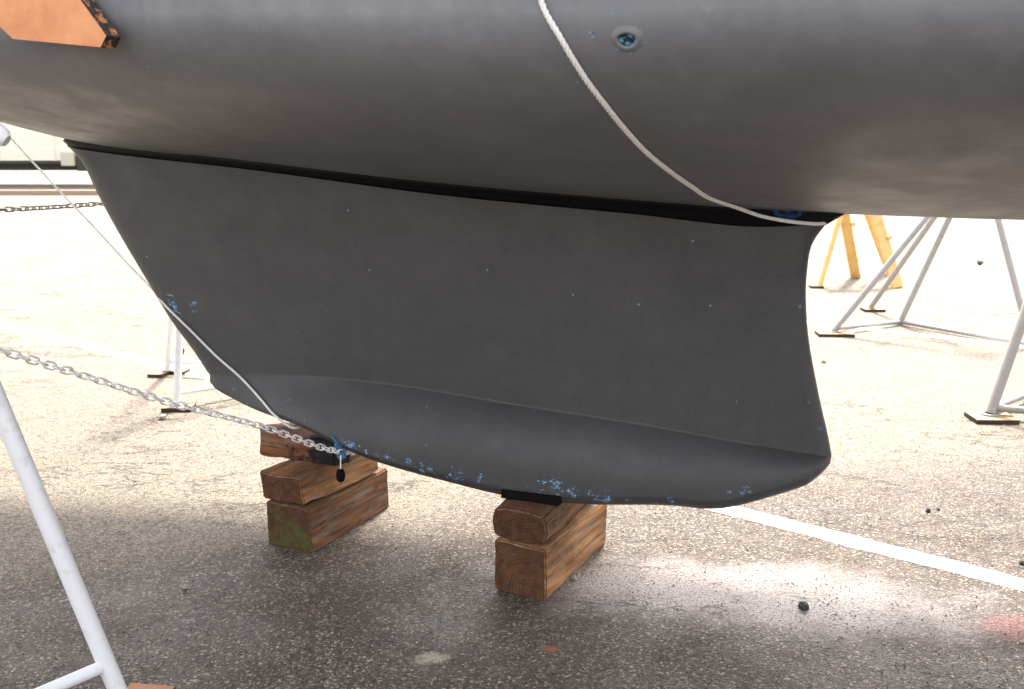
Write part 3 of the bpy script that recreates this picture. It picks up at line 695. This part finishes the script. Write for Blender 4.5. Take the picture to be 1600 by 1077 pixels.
for wx in (2.4, 3.7, 7.0):
    for wy in (.25, 2.15):
        wz = MB(); wz.tube([(tx1 + wx, TY + wy - .14, .5), (tx1 + wx, TY + wy - .12, .5), (tx1 + wx, TY + wy + .12, .5), (tx1 + wx, TY + wy + .14, .5)], [.44, .5, .5, .44], 28); wz.build('wheel', M['rubber'], trl)
for i in range(9):
    x0 = tx1 - 5.6 + i * 1.7; s = MB(); s.box((x0, TY - .012, 2.0), (.05, .03, 2.4)); s.build('rib', cm_, trl, smooth=False)

# ------------------------------------------------------------------ stones and grit
n = NT('stone_dark'); M['st_d'] = n.done(n.mix(n.noise(60), (.02, .018, .017), (.05, .045, .04)), .8)
n = NT('stone_pale'); M['st_p'] = n.done(n.mix(n.noise(60), (.25, .22, .18), (.4, .36, .3)), .85)
def stone(c, r, mat, label, sq=(1, 1, .7)):
    bm = bmesh.new(); bmesh.ops.create_icosphere(bm, subdivisions=3, radius=1)
    sd_ = random.uniform(0, 50)
    for v in bm.verts:
        d = v.co.normalized(); k = 1 + .55 * noise.noise(d * 1.6 + Vector((sd_, 0, 0))) + .18 * noise.noise(d * 5 + Vector((sd_, 0, 0)))
        v.co = Vector((d.x * sq[0], d.y * sq[1], d.z * sq[2])) * k * r
    zmin = min(v.co.z for v in bm.verts)
    for v in bm.verts: v.co.z -= zmin * .85
    me = bpy.data.meshes.new('stone'); bm.to_mesh(me); bm.free(); me.materials.append(mat)
    o = bpy.data.objects.new('stone', me); COL.objects.link(o); o.location = (c[0], c[1], 0); o.rotation_euler = (0, 0, random.uniform(0, 3)); return tag(o, label, 'stone', 'loose stones on the asphalt')
stone(gnd(1255, 953), .017, M['st_d'], 'largest black stone, lying on the pale patch in front of the white line')
stone(gnd(1450, 800), .010, M['st_d'], 'tiny black stone just beyond the white line, left one of a close pair')
stone(gnd(1466, 797), .007, M['st_d'], 'tiny black stone just beyond the white line, right one of a close pair')
stone(gnd(255, 655), .024, M['st_p'], 'grey pebble just in front of the board under the slender white stand', (1, .8, .6))
stone(gnd(1287, 567), .017, M['st_p'], 'small pebble right of the keel trailing edge below the pale long board')
stone(gnd(1531, 414), .035, M['st_d'], 'dark stone far off on the bright asphalt between the grey stand legs')
stone(gnd(1597, 882), .010, M['st_d'], 'tiny black stone at the right edge near the white line')
stone(gnd(283, 553), .028, M['st_d'], 'small dark stone beside the slender white stand, against the painted line')
stone(gnd(290, 920), .010, M['st_p'], 'pale pebble on the damp asphalt right of the near white stand')
stone(gnd(897, 906), .010, M['st_p'], 'pale pebble beside the right corner of the golden brown block')
# fine grit: nobody could count it
gv = []; gf = []
tet = [Vector((1, 1, 1)), Vector((-1, -1, 1)), Vector((-1, 1, -1)), Vector((1, -1, -1)), Vector((0, 0, 1.5))]
rng_ = random.Random(3)
octv = [Vector((1, 0, 0)), Vector((-1, 0, 0)), Vector((0, 1, 0)), Vector((0, -1, 0)), Vector((0, 0, 1)), Vector((0, 0, -1))]
octf = [(0, 2, 4), (2, 1, 4), (1, 3, 4), (3, 0, 4), (2, 0, 5), (1, 2, 5), (3, 1, 5), (0, 3, 5)]
for i in range(14000):
    y = 2.35 + rng_.random() ** 1.5 * 3.2; x = rng_.uniform(-.62, .62) * y
    r_ = rng_.choice((.0012, .0016, .002, .0025, .0035)); b_ = len(gv); rot = Matrix.Rotation(rng_.uniform(0, 6), 3, 'Z') @ Matrix.Rotation(rng_.uniform(0, 6), 3, 'X')
    gv += [Vector((x, y, r_ * .35)) + rot @ (v * r_ * rng_.uniform(.6, 1.3)) for v in octv]; gf += [tuple(k + b_ for k in f_) for f_ in octf]
n = NT('grit'); cc = n.vor(150, n.geo, out='Color')
o = mesh('grit', gv, gf, n.done(n.ramp(n.sep(cc)[0], [(0, (.05, .045, .04)), (.55, (.12, .105, .09)), (.75, (.3, .27, .24)), (1, (.55, .53, .5))]), .7), smooth=False)
tag(o, kind='stuff'); o['label'] = 'fine loose grit scattered over the asphalt'; o['category'] = 'grit'
